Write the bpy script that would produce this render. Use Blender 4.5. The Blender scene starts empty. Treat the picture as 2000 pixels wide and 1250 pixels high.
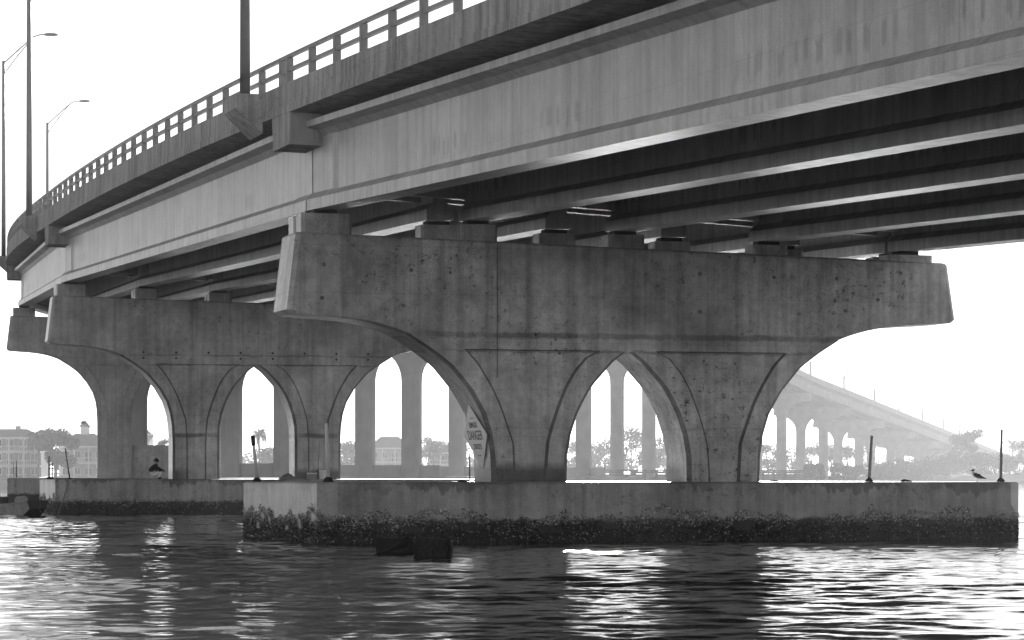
import bpy, math, random
import numpy as np
from mathutils import Vector, Matrix
random.seed(7); rng = np.random.default_rng(7)
SC = bpy.context.scene
COL = SC.collection

# ------------------------------------------------------------------ camera, sky, sun, exposure
F_PX, CX, YH, EYE = 6000.0, 1000.0, 928.0, 1.675        # level 108 mm lens with vertical shift, at head height over the water
cam = bpy.data.cameras.new('camera'); cam.sensor_width = 36.0; cam.lens = 36.0 * F_PX / 2000.0
cam.shift_y = (YH - 625.0) / 2000.0; cam.clip_start = 0.5; cam.clip_end = 6000
camo = bpy.data.objects.new('camera', cam); COL.objects.link(camo)
camo.location = (0, 0, EYE); camo.rotation_euler = (math.radians(90), 0, 0); SC.camera = camo

SUN_AZ, SUN_EL = math.radians(1.25), math.radians(10.2)
sunv = Vector((math.sin(SUN_AZ) * math.cos(SUN_EL), math.cos(SUN_AZ) * math.cos(SUN_EL), math.sin(SUN_EL)))
world = bpy.data.worlds.new('World'); SC.world = world; world.use_nodes = True
wn, wl = world.node_tree.nodes, world.node_tree.links
bg = wn['Background']; sky = wn.new('ShaderNodeTexSky'); sky.sky_type = 'NISHITA'; sky.sun_disc = False
sky.sun_elevation = SUN_EL; sky.sun_rotation = SUN_AZ; sky.air_density = 0.4; sky.dust_density = 0.04; sky.ozone_density = 1.0
bw = wn.new('ShaderNodeRGBToBW')                         # black-and-white photograph
wl.new(sky.outputs[0], bw.inputs[0]); wl.new(bw.outputs[0], bg.inputs['Color']); bg.inputs['Strength'].default_value = 0.05
sl = bpy.data.lights.new('sun', 'SUN'); sl.energy = 5.0; sl.angle = math.radians(0.53); sl.color = (1, 1, 1)
so = bpy.data.objects.new('sun', sl); COL.objects.link(so); so.location = (5, 200, 40)
so.rotation_euler = sunv.to_track_quat('Z', 'Y').to_euler()
SC.view_settings.view_transform = 'Standard'; SC.view_settings.look = 'None'; SC.view_settings.gamma = 1.0
SC.view_settings.use_curve_mapping = False; SC.view_settings.exposure = 2.4
HAZE_DENSITY, HAZE_G = 0.00044, 0.0
cy = SC.cycles
cy.use_denoising = True; cy.denoiser = 'OPENIMAGEDENOISE'; cy.max_bounces = 4; cy.diffuse_bounces = 1; cy.glossy_bounces = 2
cy.volume_bounces = 0; cy.blur_glossy = 1.0; cy.sample_clamp_indirect = 6.0; cy.caustics_reflective = True
cy.transparent_max_bounces = 4; cy.sample_clamp_direct = 0

# ------------------------------------------------------------------ helpers
def W(px, py, Y):                                        # a place in the world, from its bearing and its distance
    return Vector(((px - CX) / F_PX * Y, Y, EYE + (YH - py) / F_PX * Y))

def tag(o, label=None, cat=None, group=None, kind=None):
    if label: o['label'] = label
    if cat: o['category'] = cat
    if group: o['group'] = group
    if kind: o['kind'] = kind
    return o

def empty(name, loc=(0, 0, 0), rz=0.0, label=None, cat=None, group=None, parent=None):
    o = bpy.data.objects.new(name, None); COL.objects.link(o); o.location = loc; o.rotation_euler = (0, 0, rz); o.parent = parent
    o.empty_display_size = 0.2
    return tag(o, label, cat, group)

def mesh(name, V, Fc, mat, smooth=False):
    me = bpy.data.meshes.new(name); me.from_pydata([tuple(v) for v in V], [], [tuple(f) for f in Fc])
    if mat is not None: me.materials.append(mat)
    if smooth: me.polygons.foreach_set('use_smooth', [True] * len(me.polygons))
    me.update(); return me

def link(name, me, parent=None, loc=(0, 0, 0), rot=(0, 0, 0)):
    o = bpy.data.objects.new(name, me); COL.objects.link(o); o.parent = parent; o.location = loc; o.rotation_euler = rot
    return o

class MB:
    def __init__(s): s.V = []; s.F = []
    def add(s, V, Fc):
        b = len(s.V); s.V += [Vector(v) for v in V]; s.F += [tuple(i + b for i in f) for f in Fc]; return s
    def box(s, c, h, rz=0.0, top=1.0):
        c = Vector(c); M = Matrix.Rotation(rz, 3, 'Z'); vs = []
        for z in (-1, 1):
            k = top if z > 0 else 1.0
            for x, y in ((-1, -1), (1, -1), (1, 1), (-1, 1)): vs.append(c + M @ Vector((x * h[0] * k, y * h[1] * k, z * h[2])))
        return s.add(vs, [(3, 2, 1, 0), (4, 5, 6, 7), (0, 1, 5, 4), (1, 2, 6, 5), (2, 3, 7, 6), (3, 0, 4, 7)])
    def bar(s, a, b, w, h, up=(0, 0, 1)):
        a, b = Vector(a), Vector(b); d = (b - a).normalized(); u = Vector(up); r = d.cross(u)
        if r.length < 1e-4: r = d.cross(Vector((1, 0, 0)))
        r.normalize(); u = r.cross(d).normalized()
        vs = [p + r * x * w / 2 + u * y * h / 2 for p in (a, b) for x, y in ((-1, -1), (1, -1), (1, 1), (-1, 1))]
        return s.add(vs, [(0, 1, 2, 3), (7, 6, 5, 4), (4, 5, 1, 0), (5, 6, 2, 1), (6, 7, 3, 2), (7, 4, 0, 3)])
    def tube(s, pts, rad, n=8, caps=True):
        pts = [Vector(p) for p in pts]; m = len(pts)
        if not hasattr(rad, '__len__'): rad = [rad] * m
        rings = []
        for i, p in enumerate(pts):
            d = (pts[min(i + 1, m - 1)] - pts[max(i - 1, 0)]).normalized()
            r = d.cross(Vector((0, 0, 1)))
            if r.length < 0.05: r = d.cross(Vector((0, 1, 0)))
            r.normalize(); u = r.cross(d)
            rings.append([p + (r * math.cos(2 * math.pi * k / n) + u * math.sin(2 * math.pi * k / n)) * rad[i] for k in range(n)])
        return s.loft(rings, caps)
    def loft(s, rings, caps=True, closed=True):
        n = len(rings[0]); vs = [v for r in rings for v in r]; fs = []
        for i in range(len(rings) - 1):
            for k in range(n if closed else n - 1):
                k2 = (k + 1) % n; fs.append((i * n + k, i * n + k2, (i + 1) * n + k2, (i + 1) * n + k))
        if caps: fs += [tuple(range(n - 1, -1, -1)), tuple(range((len(rings) - 1) * n, len(rings) * n))]
        return s.add(vs, fs)
    def prism(s, pts, a, b):                             # polygon points given twice by functions a, b
        return s.loft([[a(p) for p in pts], [b(p) for p in pts]])
    def build(s, name, mat, parent=None, smooth=False, rel=None, kind=None, recalc=True):
        V = s.V
        if rel is not None: V = [v - Vector(rel) for v in V]
        me = mesh(name, V, s.F, mat, smooth)
        if recalc:
            import bmesh
            bm = bmesh.new(); bm.from_mesh(me); bmesh.ops.recalc_face_normals(bm, faces=bm.faces); bm.to_mesh(me); bm.free()
        o = link(name, me, parent)
        if kind: o['kind'] = kind
        return o

def smooth_by_angle(o, ang=35):
    me = o.data; me.polygons.foreach_set('use_smooth', [True] * len(me.polygons)); me.set_sharp_from_angle(angle=math.radians(ang))

# ------------------------------------------------------------------ materials (all neutral: the photograph is black and white)
MATS = {}
def nodes(name):
    m = bpy.data.materials.new(name); m.use_nodes = True; MATS[name] = m
    nt = m.node_tree; return m, nt.nodes, nt.links, nt.nodes['Principled BSDF']
def grey(v): return (v, v, v, 1)
def plain(name, v, rough=0.6, var=0.12, scale=3.0, metallic=0.0, bump=0.0):
    m, N, L, P = nodes(name)
    g = N.new('ShaderNodeNewGeometry'); n = N.new('ShaderNodeTexNoise'); n.inputs['Scale'].default_value = scale; n.inputs['Detail'].default_value = 4
    L.new(g.outputs['Position'], n.inputs['Vector'])
    r = N.new('ShaderNodeMapRange'); r.inputs[1].default_value = 0.3; r.inputs[2].default_value = 0.7
    r.inputs[3].default_value = v * (1 - var); r.inputs[4].default_value = v * (1 + var)
    L.new(n.outputs[0], r.inputs[0]); L.new(r.outputs[0], P.inputs['Base Color'])
    P.inputs['Roughness'].default_value = rough; P.inputs['Metallic'].default_value = metallic; P.inputs['Specular IOR Level'].default_value = 0.3
    if bump:
        b = N.new('ShaderNodeBump'); b.inputs['Strength'].default_value = bump; b.inputs['Distance'].default_value = 0.02
        L.new(n.outputs[0], b.inputs['Height']); L.new(b.outputs[0], P.inputs['Normal'])
    return m

class G:                                                 # tiny node-graph writer
    def __init__(s, name): s.m, s.N, s.L, s.P = nodes(name); s.geo = s.N.new('ShaderNodeNewGeometry'); s.pos = s.geo.outputs['Position']
    def put(s, v, sock):
        if hasattr(v, 'is_output'): s.L.new(v, sock)
        else: sock.default_value = v
    def math(s, op, a, b=0.0, c=0.0, clamp=False):
        n = s.N.new('ShaderNodeMath'); n.operation = op; n.use_clamp = clamp
        s.put(a, n.inputs[0]); s.put(b, n.inputs[1]); s.put(c, n.inputs[2]); return n.outputs[0]
    def mapping(s, sc, off=(0, 0, 0)):
        n = s.N.new('ShaderNodeMapping'); n.inputs['Scale'].default_value = sc; n.inputs['Location'].default_value = off
        s.L.new(s.pos, n.inputs['Vector']); return n.outputs[0]
    def noise(s, scale, vec=None, detail=4, rough=0.55, dist=0.0):
        n = s.N.new('ShaderNodeTexNoise'); n.inputs['Scale'].default_value = scale; n.inputs['Detail'].default_value = detail
        n.inputs['Roughness'].default_value = rough; n.inputs['Distortion'].default_value = dist
        s.L.new(vec or s.pos, n.inputs['Vector']); return n.outputs[0]
    def voro(s, scale, vec=None):
        n = s.N.new('ShaderNodeTexVoronoi'); n.inputs['Scale'].default_value = scale; s.L.new(vec or s.pos, n.inputs['Vector']); return n.outputs['Distance']
    def rng(s, x, a, b, c, d):
        n = s.N.new('ShaderNodeMapRange'); s.put(x, n.inputs[0])
        for i, v in enumerate((a, b, c, d)): s.put(v, n.inputs[i + 1])
        return n.outputs[0]
    def z(s):
        n = s.N.new('ShaderNodeSeparateXYZ'); s.L.new(s.pos, n.inputs[0]); return n.outputs[2]
    def finish(s, val, rough=0.85, bumps=None, spec=0.2):
        s.put(val, s.P.inputs['Base Color']); s.put(rough, s.P.inputs['Roughness']); s.P.inputs['Specular IOR Level'].default_value = spec
        if bumps is not None:
            b = s.N.new('ShaderNodeBump'); b.inputs['Strength'].default_value = 0.5; b.inputs['Distance'].default_value = 0.015
            s.put(bumps, b.inputs['Height']); s.L.new(b.outputs[0], s.P.inputs['Normal'])
        return s.m

def concrete(name, base, blotch=0.3, streak=0.25, pits=0.5, tide=None, drips=0.0, rough=0.85, spec=0.25, joints=None, drip_rows=False):
    g = G(name)
    big = g.rng(g.noise(0.45, detail=5, rough=0.6), 0.3, 0.7, 1 - blotch, 1 + blotch)
    mid = g.rng(g.noise(3.2, detail=6, rough=0.65), 0.3, 0.7, 1 - blotch * 0.45, 1 + blotch * 0.45)
    fine = g.noise(34, detail=4, rough=0.7)
    fin = g.rng(fine, 0.3, 0.7, 0.80, 1.20)
    board = g.rng(g.math('ABSOLUTE', g.math('SUBTRACT', g.math('FRACT', g.math('MULTIPLY', g.math('ADD', g.z(), 0.37), 0.82)), 0.5)), 0.0, 0.012, 0.80, 1.0)
    fin = g.math('MULTIPLY', fin, board)
    st = g.rng(g.noise(1.0, g.mapping((3.6, 3.6, 0.16)), detail=5, rough=0.6), 0.42, 0.68, 1.0, 1 - streak)
    v = g.math('MULTIPLY', g.math('MULTIPLY', big, mid), g.math('MULTIPLY', fin, st))
    pm = g.rng(g.noise(0.33, g.mapping((1, 1, 1), (11, 5, 3)), detail=2), 0.42, 0.60, 0.12, 1)      # regions where the face is pitted and blackened
    pit = g.rng(g.noise(5.5, detail=5, rough=0.8), 0.57, 0.66, 0, 1)
    pit2 = g.rng(g.noise(19, detail=3, rough=0.65), 0.62, 0.70, 0, 1)
    dark = g.math('MULTIPLY', g.math('MAXIMUM', pit, g.math('MULTIPLY', pit2, 0.8)), g.math('MULTIPLY', pm, pits))
    v = g.math('MULTIPLY', v, g.math('SUBTRACT', 1.0, dark))
    hgt = g.math('SUBTRACT', g.math('MULTIPLY', fine, 0.5), dark)
    z = g.z()
    if drips:
        dn = g.noise(1.0, g.mapping((2.2, 2.2, 0.35), (3, 0, 0)), detail=5, rough=0.7)
        lim = g.rng(dn, 0.35, 0.75, 1.56, 0.95)
        d = g.rng(g.math('SUBTRACT', z, lim), -0.03, 0.03, 0, 1)
        d = g.math('MULTIPLY', d, g.rng(g.noise(0.30, g.mapping((1, 1, 1), (4, 0, 0)), detail=2), 0.48, 0.58, 0.15, 1))
        v = g.math('MULTIPLY', v, g.math('SUBTRACT', 1.0, g.math('MULTIPLY', d, drips)))
    if joints is not None:                                # weathered bands along construction joints and a wet foot
        wob = g.math('MULTIPLY', g.math('SUBTRACT', g.noise(2.0, detail=5, rough=0.7), 0.5), 0.22)
        for zj, hw_, k_ in joints:
            dist = g.math('ABSOLUTE', g.math('SUBTRACT', g.math('ADD', z, wob), zj))
            gate = g.rng(g.noise(0.5, g.mapping((1, 1, 0.2), (zj, 2, 0)), detail=3), 0.38, 0.55, 0.15, 1)
            v = g.math('MULTIPLY', v, g.math('SUBTRACT', 1.0, g.math('MULTIPLY', g.rng(dist, hw_ * 0.4, hw_, k_, 0), gate)))
        foot = g.math('SUBTRACT', g.math('ADD', z, g.math('MULTIPLY', wob, 1.6)), 1.5)
        gate = g.rng(g.noise(0.16, g.mapping((1, 1, 0.1), (2.2, 7, 0)), detail=1), 0.46, 0.52, 0, 1)
        v = g.math('MULTIPLY', v, g.math('SUBTRACT', 1.0, g.math('MULTIPLY', g.rng(foot, 0.30, 0.55, 0.8, 0), gate)))
    if tide is not None:
        e = g.math('ADD', tide, g.math('MULTIPLY', g.math('SUBTRACT', g.noise(4.0, detail=6, rough=0.75), 0.5), 0.42))
        wet = g.rng(g.math('SUBTRACT', z, e), -0.05, 0.06, 1, 0)
        v = g.math('ADD', g.math('MULTIPLY', v, g.math('SUBTRACT', 1.0, wet)), g.math('MULTIPLY', wet, 0.018))
    if drip_rows:                                         # rows of seepage marks low on the web
        at = g.N.new('ShaderNodeAttribute'); at.attribute_name = 'stain'; sp = g.N.new('ShaderNodeSeparateXYZ'); g.L.new(at.outputs['Vector'], sp.inputs[0])
        sx, sh_ = sp.outputs[0], sp.outputs[1]
        cb = g.N.new('ShaderNodeCombineXYZ'); g.L.new(sx, cb.inputs[0]); g.L.new(sp.outputs[2], cb.inputs[1])
        gate = g.rng(g.noise(0.16, cb.outputs[0], detail=1), 0.54, 0.60, 0, 1)
        teeth = g.rng(g.math('SINE', g.math('ADD', g.math('MULTIPLY', sx, 11.0), g.math('MULTIPLY', g.noise(0.8, cb.outputs[0], detail=3), 22.0))), 0.0, 0.7, 0, 1)
        wobl = g.math('MULTIPLY', g.math('SUBTRACT', g.noise(2.5, cb.outputs[0], detail=3), 0.5), 0.6)
        band = g.math('MULTIPLY', g.rng(g.math('ADD', sh_, wobl), 0.62, 0.72, 0, 1), g.rng(g.math('ADD', sh_, wobl), 1.0, 1.12, 1, 0))
        v = g.math('MULTIPLY', v, g.math('SUBTRACT', 1.0, g.math('MULTIPLY', g.math('MULTIPLY', gate, teeth), g.math('MULTIPLY', band, 0.36))))
        seam = g.rng(g.math('ABSOLUTE', g.math('SUBTRACT', g.math('FRACT', g.math('MULTIPLY', sx, 0.137)), 0.5)), 0.0, 0.004, 0.7, 1.0)
        v = g.math('MULTIPLY', v, seam)
    v = g.math('MULTIPLY', v, base)
    return g.finish(v, rough, hgt, spec)

M_PIER = concrete('pier_concrete', 0.44, 0.36, 0.28, 0.75, rough=0.36, spec=0.5)
M_PIER1 = concrete('near_pier_concrete', 0.50, 0.50, 0.42, 0.95, rough=0.36, spec=0.5, joints=[(5.31, 0.10, 0.55), (4.9, 0.05, 0.5), (2.9, 0.03, 0.2)])
M_PIER2 = concrete('second_pier_concrete', 0.48, 0.42, 0.36, 0.75, rough=0.36, spec=0.5, joints=[(6.92, 0.05, 0.45), (6.5, 0.05, 0.5), (3.42, 0.13, 0.7), (4.3, 0.03, 0.2)])
M_EDGE = concrete('weathered_chamfer', 0.19, 0.6, 0.3, 0.9, rough=0.7)
M_GIRD = concrete('girder_concrete', 0.52, 0.20, 0.34, 0.30, rough=0.42, spec=0.5, drip_rows=True)
M_DECK = concrete('deck_concrete', 0.42, 0.25, 0.50, 0.6)
M_FOOT = concrete('footing_concrete', 0.40, 0.36, 0.35, 0.6, tide=0.56, drips=0.5, rough=0.45, spec=0.45)
M_FAR = plain('far_concrete', 0.36, 0.9, 0.15, 0.6)
M_RAIL = plain('rail_paint', 0.22, 0.6, 0.15, 5)
M_POLE = plain('lamp_pole_metal', 0.07, 0.45, 0.15, 4)
M_BEAR = plain('bearing_rubber', 0.03, 0.7)
M_SIGN = plain('sign_white', 0.92, 0.28, 0.05, 5)
M_SIGN.node_tree.nodes['Principled BSDF'].inputs['Specular IOR Level'].default_value = 0.6
M_INK = plain('sign_ink', 0.05, 0.6)
M_WOOD = plain('weathered_timber', 0.16, 0.9, 0.3, 2)
M_SAND = plain('shore_sand', 0.30, 0.95, 0.25, 0.3)
M_LAND = plain('shore_grass', 0.10, 0.95, 0.3, 0.4)
M_WALLH = plain('house_wall', 0.55, 0.9, 0.06, 0.5)
M_WALLD = plain('house_wall_tan', 0.34, 0.9, 0.06, 0.5)
M_ROOF = plain('roof_shingle', 0.17, 0.9, 0.15, 1.5)
M_TRIM = plain('white_trim', 0.78, 0.6, 0.04, 2)
M_GLASS = plain('window_glass', 0.05, 0.12, 0.1, 1)
M_LEAF = plain('tree_leaf', 0.07, 0.8, 0.45, 0.8)
M_PALM = plain('palm_leaf', 0.09, 0.7, 0.4, 1.2)
M_BARK = plain('bark', 0.12, 0.95, 0.3, 4)
M_BLACK = plain('black_cloth', 0.012, 0.9, 0.4, 12)
M_PANTS = plain('pale_trousers', 0.75, 0.9, 0.12, 14)
M_SKIN = plain('skin', 0.30, 0.6, 0.05)
M_PLASTIC = plain('white_plastic', 0.72, 0.4, 0.06, 6)
M_GREYP = plain('grey_plastic', 0.30, 0.5, 0.1, 6)
M_RUBBER = plain('black_rubber', 0.02, 0.8)
M_ALU = plain('boat_aluminium', 0.36, 0.5, 0.25, 4)
M_HULL = plain('dark_hull', 0.02, 0.5, 0.3, 5)
M_NET = plain('fishing_net', 0.22, 0.95, 0.5, 16)
M_ROPE = plain('rope', 0.20, 0.9, 0.2, 20)
M_WEED = plain('weedy_block', 0.022, 0.8, 0.6, 14, bump=1.0)
M_FEATH = plain('dark_feather', 0.05, 0.8, 0.3, 30)
M_FEATHW = plain('white_feather', 0.75, 0.8, 0.06, 20)

def oyster_material():
    g = G('oyster_shell')
    r = g.geo.outputs['Random Per Island']; z = g.z()
    zn = g.math('ADD', z, g.math('MULTIPLY', g.math('SUBTRACT', g.noise(1.3, detail=4, rough=0.7), 0.5), 0.9))
    t = g.rng(zn, 0.34, 0.66, 0, 1)                        # dry pale shells above, shells black with weed below
    dark = g.rng(g.math('POWER', r, 9.0), 0, 1, 0.008, 0.5)
    light = g.rng(g.math('POWER', r, 1.4), 0, 1, 0.06, 0.85)
    v = g.math('ADD', g.math('MULTIPLY', dark, g.math('SUBTRACT', 1.0, t)), g.math('MULTIPLY', light, t))
    return g.finish(v, 0.6, None, 0.4)
M_OYST = oyster_material()

def water_material():
    m, N, L, P = nodes('water')
    P.inputs['Base Color'].default_value = grey(0.006); P.inputs['Roughness'].default_value = 0.03; P.inputs['IOR'].default_value = 1.33
    g = N.new('ShaderNodeNewGeometry'); mp = N.new('ShaderNodeMapping'); mp.inputs['Scale'].default_value = (1.0, 1.5, 1.0); L.new(g.outputs['Position'], mp.inputs['Vector'])
    n1 = N.new('ShaderNodeTexNoise'); n1.inputs['Scale'].default_value = 11.0; n1.inputs['Detail'].default_value = 3
    L.new(mp.outputs[0], n1.inputs['Vector'])
    b = N.new('ShaderNodeBump'); b.inputs['Strength'].default_value = 0.10; b.inputs['Distance'].default_value = 0.02
    L.new(n1.outputs[0], b.inputs['Height']); L.new(b.outputs[0], P.inputs['Normal']); return m
M_WATER = water_material()

# ------------------------------------------------------------------ the water
def make_water():
    x = np.arange(-24, 24.01, 0.10); y = np.concatenate([np.arange(22, 72, 0.08), np.arange(72, 140.1, 0.15)])
    X, Y = np.meshgrid(x, y); Z = np.zeros_like(X)
    S, Lg = np.zeros_like(X), np.zeros_like(X)
    for i in range(130):
        short = i < 80
        lam = 0.26 * 4.6 ** rng.random() if short else 1.3 * 2.6 ** rng.random(); k = 2 * np.pi / lam
        a = rng.normal(math.radians(88), math.radians(40 if short else 30)); ph = rng.random() * 6.28
        arg = k * (X * math.cos(a) + Y * math.sin(a)) + ph + 0.8 * np.sin(0.45 * X + 0.31 * Y + i)
        w = lam ** (0.8 if short else 0.9) * (np.sin(arg) + 0.22 * np.cos(2 * arg))
        if short: S += w
        else: Lg += w
    rms = lambda A: np.std(np.gradient(A[:600], 0.08, axis=0))
    Z = S * 0.048 / rms(S) + Lg * 0.042 / rms(Lg)              # slopes of light wind ripples on a small chop
    patch = 0.9 + 0.3 * np.sin(0.31 * X + 0.13 * Y + 1.0) * np.sin(0.19 * Y - 0.27 * X)
    edge = np.clip(np.minimum(np.minimum(X + 24, 24 - X), np.minimum(Y - 22, 140 - Y)) / 3.0, 0, 1)
    Z *= patch * edge
    ny, nx = X.shape
    V = np.stack([X.ravel(), Y.ravel(), Z.ravel()], 1)
    idx = np.arange(nx * ny).reshape(ny, nx)
    q = np.stack([idx[:-1, :-1].ravel(), idx[:-1, 1:].ravel(), idx[1:, 1:].ravel(), idx[1:, :-1].ravel()], 1)
    R = [(-620, -90), (620, -90), (620, 1290), (-620, 1290)]; b = len(V)
    V = np.vstack([V, [(px, py, 0.0) for px, py in R]])
    bot, right, top, left = idx[0], idx[:, -1], idx[-1][::-1], idx[::-1, 0]
    extra = []
    for (c0, c1), line in zip(((0, 1), (1, 2), (2, 3), (3, 0)), (bot, right, top, left)):
        extra.append(tuple([b + c0, b + c1] + [int(i) for i in line[::-1]]))
    me = bpy.data.meshes.new('water'); me.from_pydata(V.tolist(), [], q.tolist() + extra); me.materials.append(M_WATER)
    me.polygons.foreach_set('use_smooth', [True] * len(me.polygons)); me.update()
    o = link('water', me); tag(o, 'rippled dark tidal water under and around the bridge', 'water', kind='structure')
    # river bed below, so that the sheet closes the place
make_water()

# ------------------------------------------------------------------ the bridge: line of the piers
PC = [(40.8, -19.4, -2.6), (20.1, 30.5, -1.4), (2.8, 81.6, 0.0), (-11.4, 136, 1.6), (-21.5, 187, 3.4), (-27, 241, 5.6), (-24.4, 295, 8.0), (-14, 348, 10.5),
      (-4.5, 403, 12.8), (8, 457, 14.5), (20.2, 513, 15.3), (32.4, 568, 15.2), (44.6, 623, 14.0), (56.8, 678, 12.2), (71.3, 730, 10.1), (85.7, 782, 8.0),
      (100.1, 834, 5.9), (114.5, 886, 3.8), (128.9, 938, 1.7), (143.3, 990, -0.4), (157.7, 1042, -2.5), (172.1, 1094, -4.3)]
NP = len(PC)                                             # index 2 is the near pier with the sign
def heading(i):
    a = PC[max(i - 1, 0)]; b = PC[min(i + 1, NP - 1)]
    if 0 < i < NP - 1:
        p = PC[i]; h1 = math.atan2(p[0] - a[0], p[1] - a[1]); h2 = math.atan2(b[0] - p[0], b[1] - p[1]); return (h1 + h2) / 2
    return math.atan2(b[0] - a[0], b[1] - a[1])
HD = [heading(i) for i in range(NP)]
def slope(i): return -0.045 if i <= 4 else -0.03
def on_pier(i, x, y=0.0, z=0.0):                         # pier-local (across, along, up) to world
    c, s = math.cos(HD[i]), math.sin(HD[i])
    return Vector((PC[i][0] + x * c + y * s, PC[i][1] - x * s + y * c, z))
def centre(i, t):                                        # Hermite curve of the deck between pier i and i+1
    p, q = PC[i], PC[i + 1]; L = math.hypot(q[0] - p[0], q[1] - p[1])
    h = lambda a, b, m0, m1: (2*t**3 - 3*t*t + 1) * a + (t**3 - 2*t*t + t) * m0 + (-2*t**3 + 3*t*t) * b + (t**3 - t*t) * m1
    gz = lambda k: (PC[min(k + 1, NP - 1)][2] - PC[max(k - 1, 0)][2]) / (min(k + 1, NP - 1) - max(k - 1, 0))
    x = h(p[0], q[0], L * math.sin(HD[i]), L * math.sin(HD[i + 1])); y = h(p[1], q[1], L * math.cos(HD[i]), L * math.cos(HD[i + 1]))
    z = h(p[2], q[2], gz(i), gz(i + 1))
    return x, y, z
def deck_point(i, t, x, dz=0.0):
    e = 1e-3; a = centre(i, max(t - e, 0)); b = centre(i, min(t + e, 1)); hd = math.atan2(b[0] - a[0], b[1] - a[1]); c = centre(i, t)
    sl_ = slope(i) * (1 - t) + slope(i + 1) * t
    return Vector((c[0] + x * math.cos(hd), c[1] - x * math.sin(hd), 10.72 + c[2] + sl_ * x + dz))
HW = 9.1                                                 # half width of the deck

# ------------------------------------------------------------------ piers
OUT = [(1.5, 3.72), (2.2, 3.75), (2.75, 3.83), (3.3, 4.0), (3.9, 4.35), (4.55, 4.90), (4.95, 5.45), (5.30, 6.02)]
INN = [(1.5, 1.67), (2.2, 1.65), (2.75, 1.55), (3.4, 1.33), (4.02, 0.97), (4.64, 0.40), (4.95, 0.0), (5.3, 0.0)]
PO = [(1.5, 3.13), (2.54, 3.19), (2.92, 3.33), (3.49, 3.53), (4.0, 3.78), (4.58, 4.14), (4.91, 4.45), (5.3, 4.8)]
PI_ = [(1.5, 2.25), (2.45, 2.19), (2.92, 2.07), (3.33, 1.93), (3.88, 1.72), (4.4, 1.43), (4.75, 1.11), (4.91, 0.79), (5.3, 0.5)]
def itp(T, z): return float(np.interp(z, [a for a, _ in T], [b for _, b in T]))
TH, CH = 0.9, 0.11
def column_mesh(side, dz, far=False):
    zs = [1.5, 1.9, 2.2, 2.5, 2.75, 3.0, 3.3, 3.6, 3.9, 4.1, 4.3, 4.5, 4.64, 4.75, 4.85, 4.915, 4.94, 5.0, 5.1, 5.2, 5.30]
    if far: zs = [1.5, 2.2, 2.75, 3.3, 3.9, 4.4, 4.7, 4.94, 5.3]
    rings = []; lo = [] if dz < 0.05 else [None]
    for z in lo + zs + [5.301, 5.33]:
        zz = z; sh = dz
        if z is None: zz = 1.5; sh = 0.0
        ins = 0.02 if zz > 5.3 else 0.0
        zq = min(zz, 5.3)
        hi, ho, pi, po = itp(INN, zq), itp(OUT, zq), itp(PI_, zq), itp(PO, zq)
        pan = 0.0 if zz > 4.92 else (0.025 if z is None or zz < 0 else 0.07); ch = CH if hi > 0.02 else 0.0
        ho -= ins; T = TH - ins
        if far:
            r = [(hi, -T), (ho, -T), (ho, T), (hi, T)]
        else:
            f = [(hi, -T + ch), (hi + ch, -T), (pi, -T), (pi + 0.07, -T + pan), (po - 0.07, -T + pan), (po, -T), (ho - CH, -T), (ho, -T + CH)]
            r = f + [(x, -y) for x, y in reversed(f)]
        r = [Vector((x * side, y, zz + sh)) for x, y in r]
        rings.append(r if side > 0 else r[::-1])
    return MB().loft(rings)
CAPB = [(5.312, 6.03), (5.42, 6.30), (5.50, 6.55), (5.57, 6.80), (5.63, 7.1), (5.68, 7.45), (5.72, 7.85), (5.75, 8.3), (5.775, 8.7), (5.80, 9.02), (5.90, 9.15)]
def cap_mesh(dz, sl_, far=False):
    top = lambda x: 7.65 + sl_ * 0.56 * x
    prof = CAPB if not far else CAPB[::2]
    rings = []
    def ring(h, zf, T):
        xs = (-h, -h * 0.5, 0, h * 0.5, h) if not far else (-h, h)
        c = 0.0 if far else CH
        f = [(-h, -T + c), (-h + c, -T)] + [(x, -T) for x in xs[1:-1]] + [(h - c, -T), (h, -T + c)]
        r = f + [(x, -y) for x, y in reversed(f)]
        ex = 0.25 * max(0.0, min(1.0, (h - 6.1) / 2.6))      # the inner arm is a little longer
        return [Vector((x + (ex if x > h * 0.8 else 0.0), y, zf(x))) for x, y in r]
    for z, h in prof: rings.append(ring(h, lambda x, z=z: z + dz, TH))
    rings.append(ring(8.92, lambda x: top(x) - 0.05 + dz, TH)); rings.append(ring(8.87, lambda x: top(x) + dz, TH - 0.05))
    return MB().loft(rings)
def footing_mesh():
    x0, x1, d, c, bk = -9.05, 9.85, 4.2, 0.42, 5.5
    def ring(i, z):
        a, b, e, f = x0 + i, x1 - i, d - i, bk - i
        return [Vector(p + (z,)) for p in ((a + c, -e), (b - c, -e), (b, -e + c), (b, f - c), (b - c, f), (a + c, f), (a, f - c), (a, -e + c))]
    return MB().loft([ring(0, -2.5), ring(0, 0.0), ring(0, 0.7), ring(0, 1.46), ring(0.05, 1.5)])

ORD = ['', '', 'first', 'second', 'third', 'fourth', 'fifth', 'sixth', 'seventh', 'eighth', 'ninth', 'tenth', 'eleventh', 'twelfth', 'thirteenth',
       'fourteenth', 'fifteenth', 'sixteenth', 'seventeenth', 'eighteenth', 'nineteenth', 'twentieth']
FOOT_ME = footing_mesh()
GX = {1: [-8.1 + 4.05 * k for k in range(5)]}
def girder_x(span): return GX.get(span, [-8.1 + 3.24 * k for k in range(6)])
def girder_bottom(i, x): return 8.12 + PC[i][2] + slope(i) * x

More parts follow.
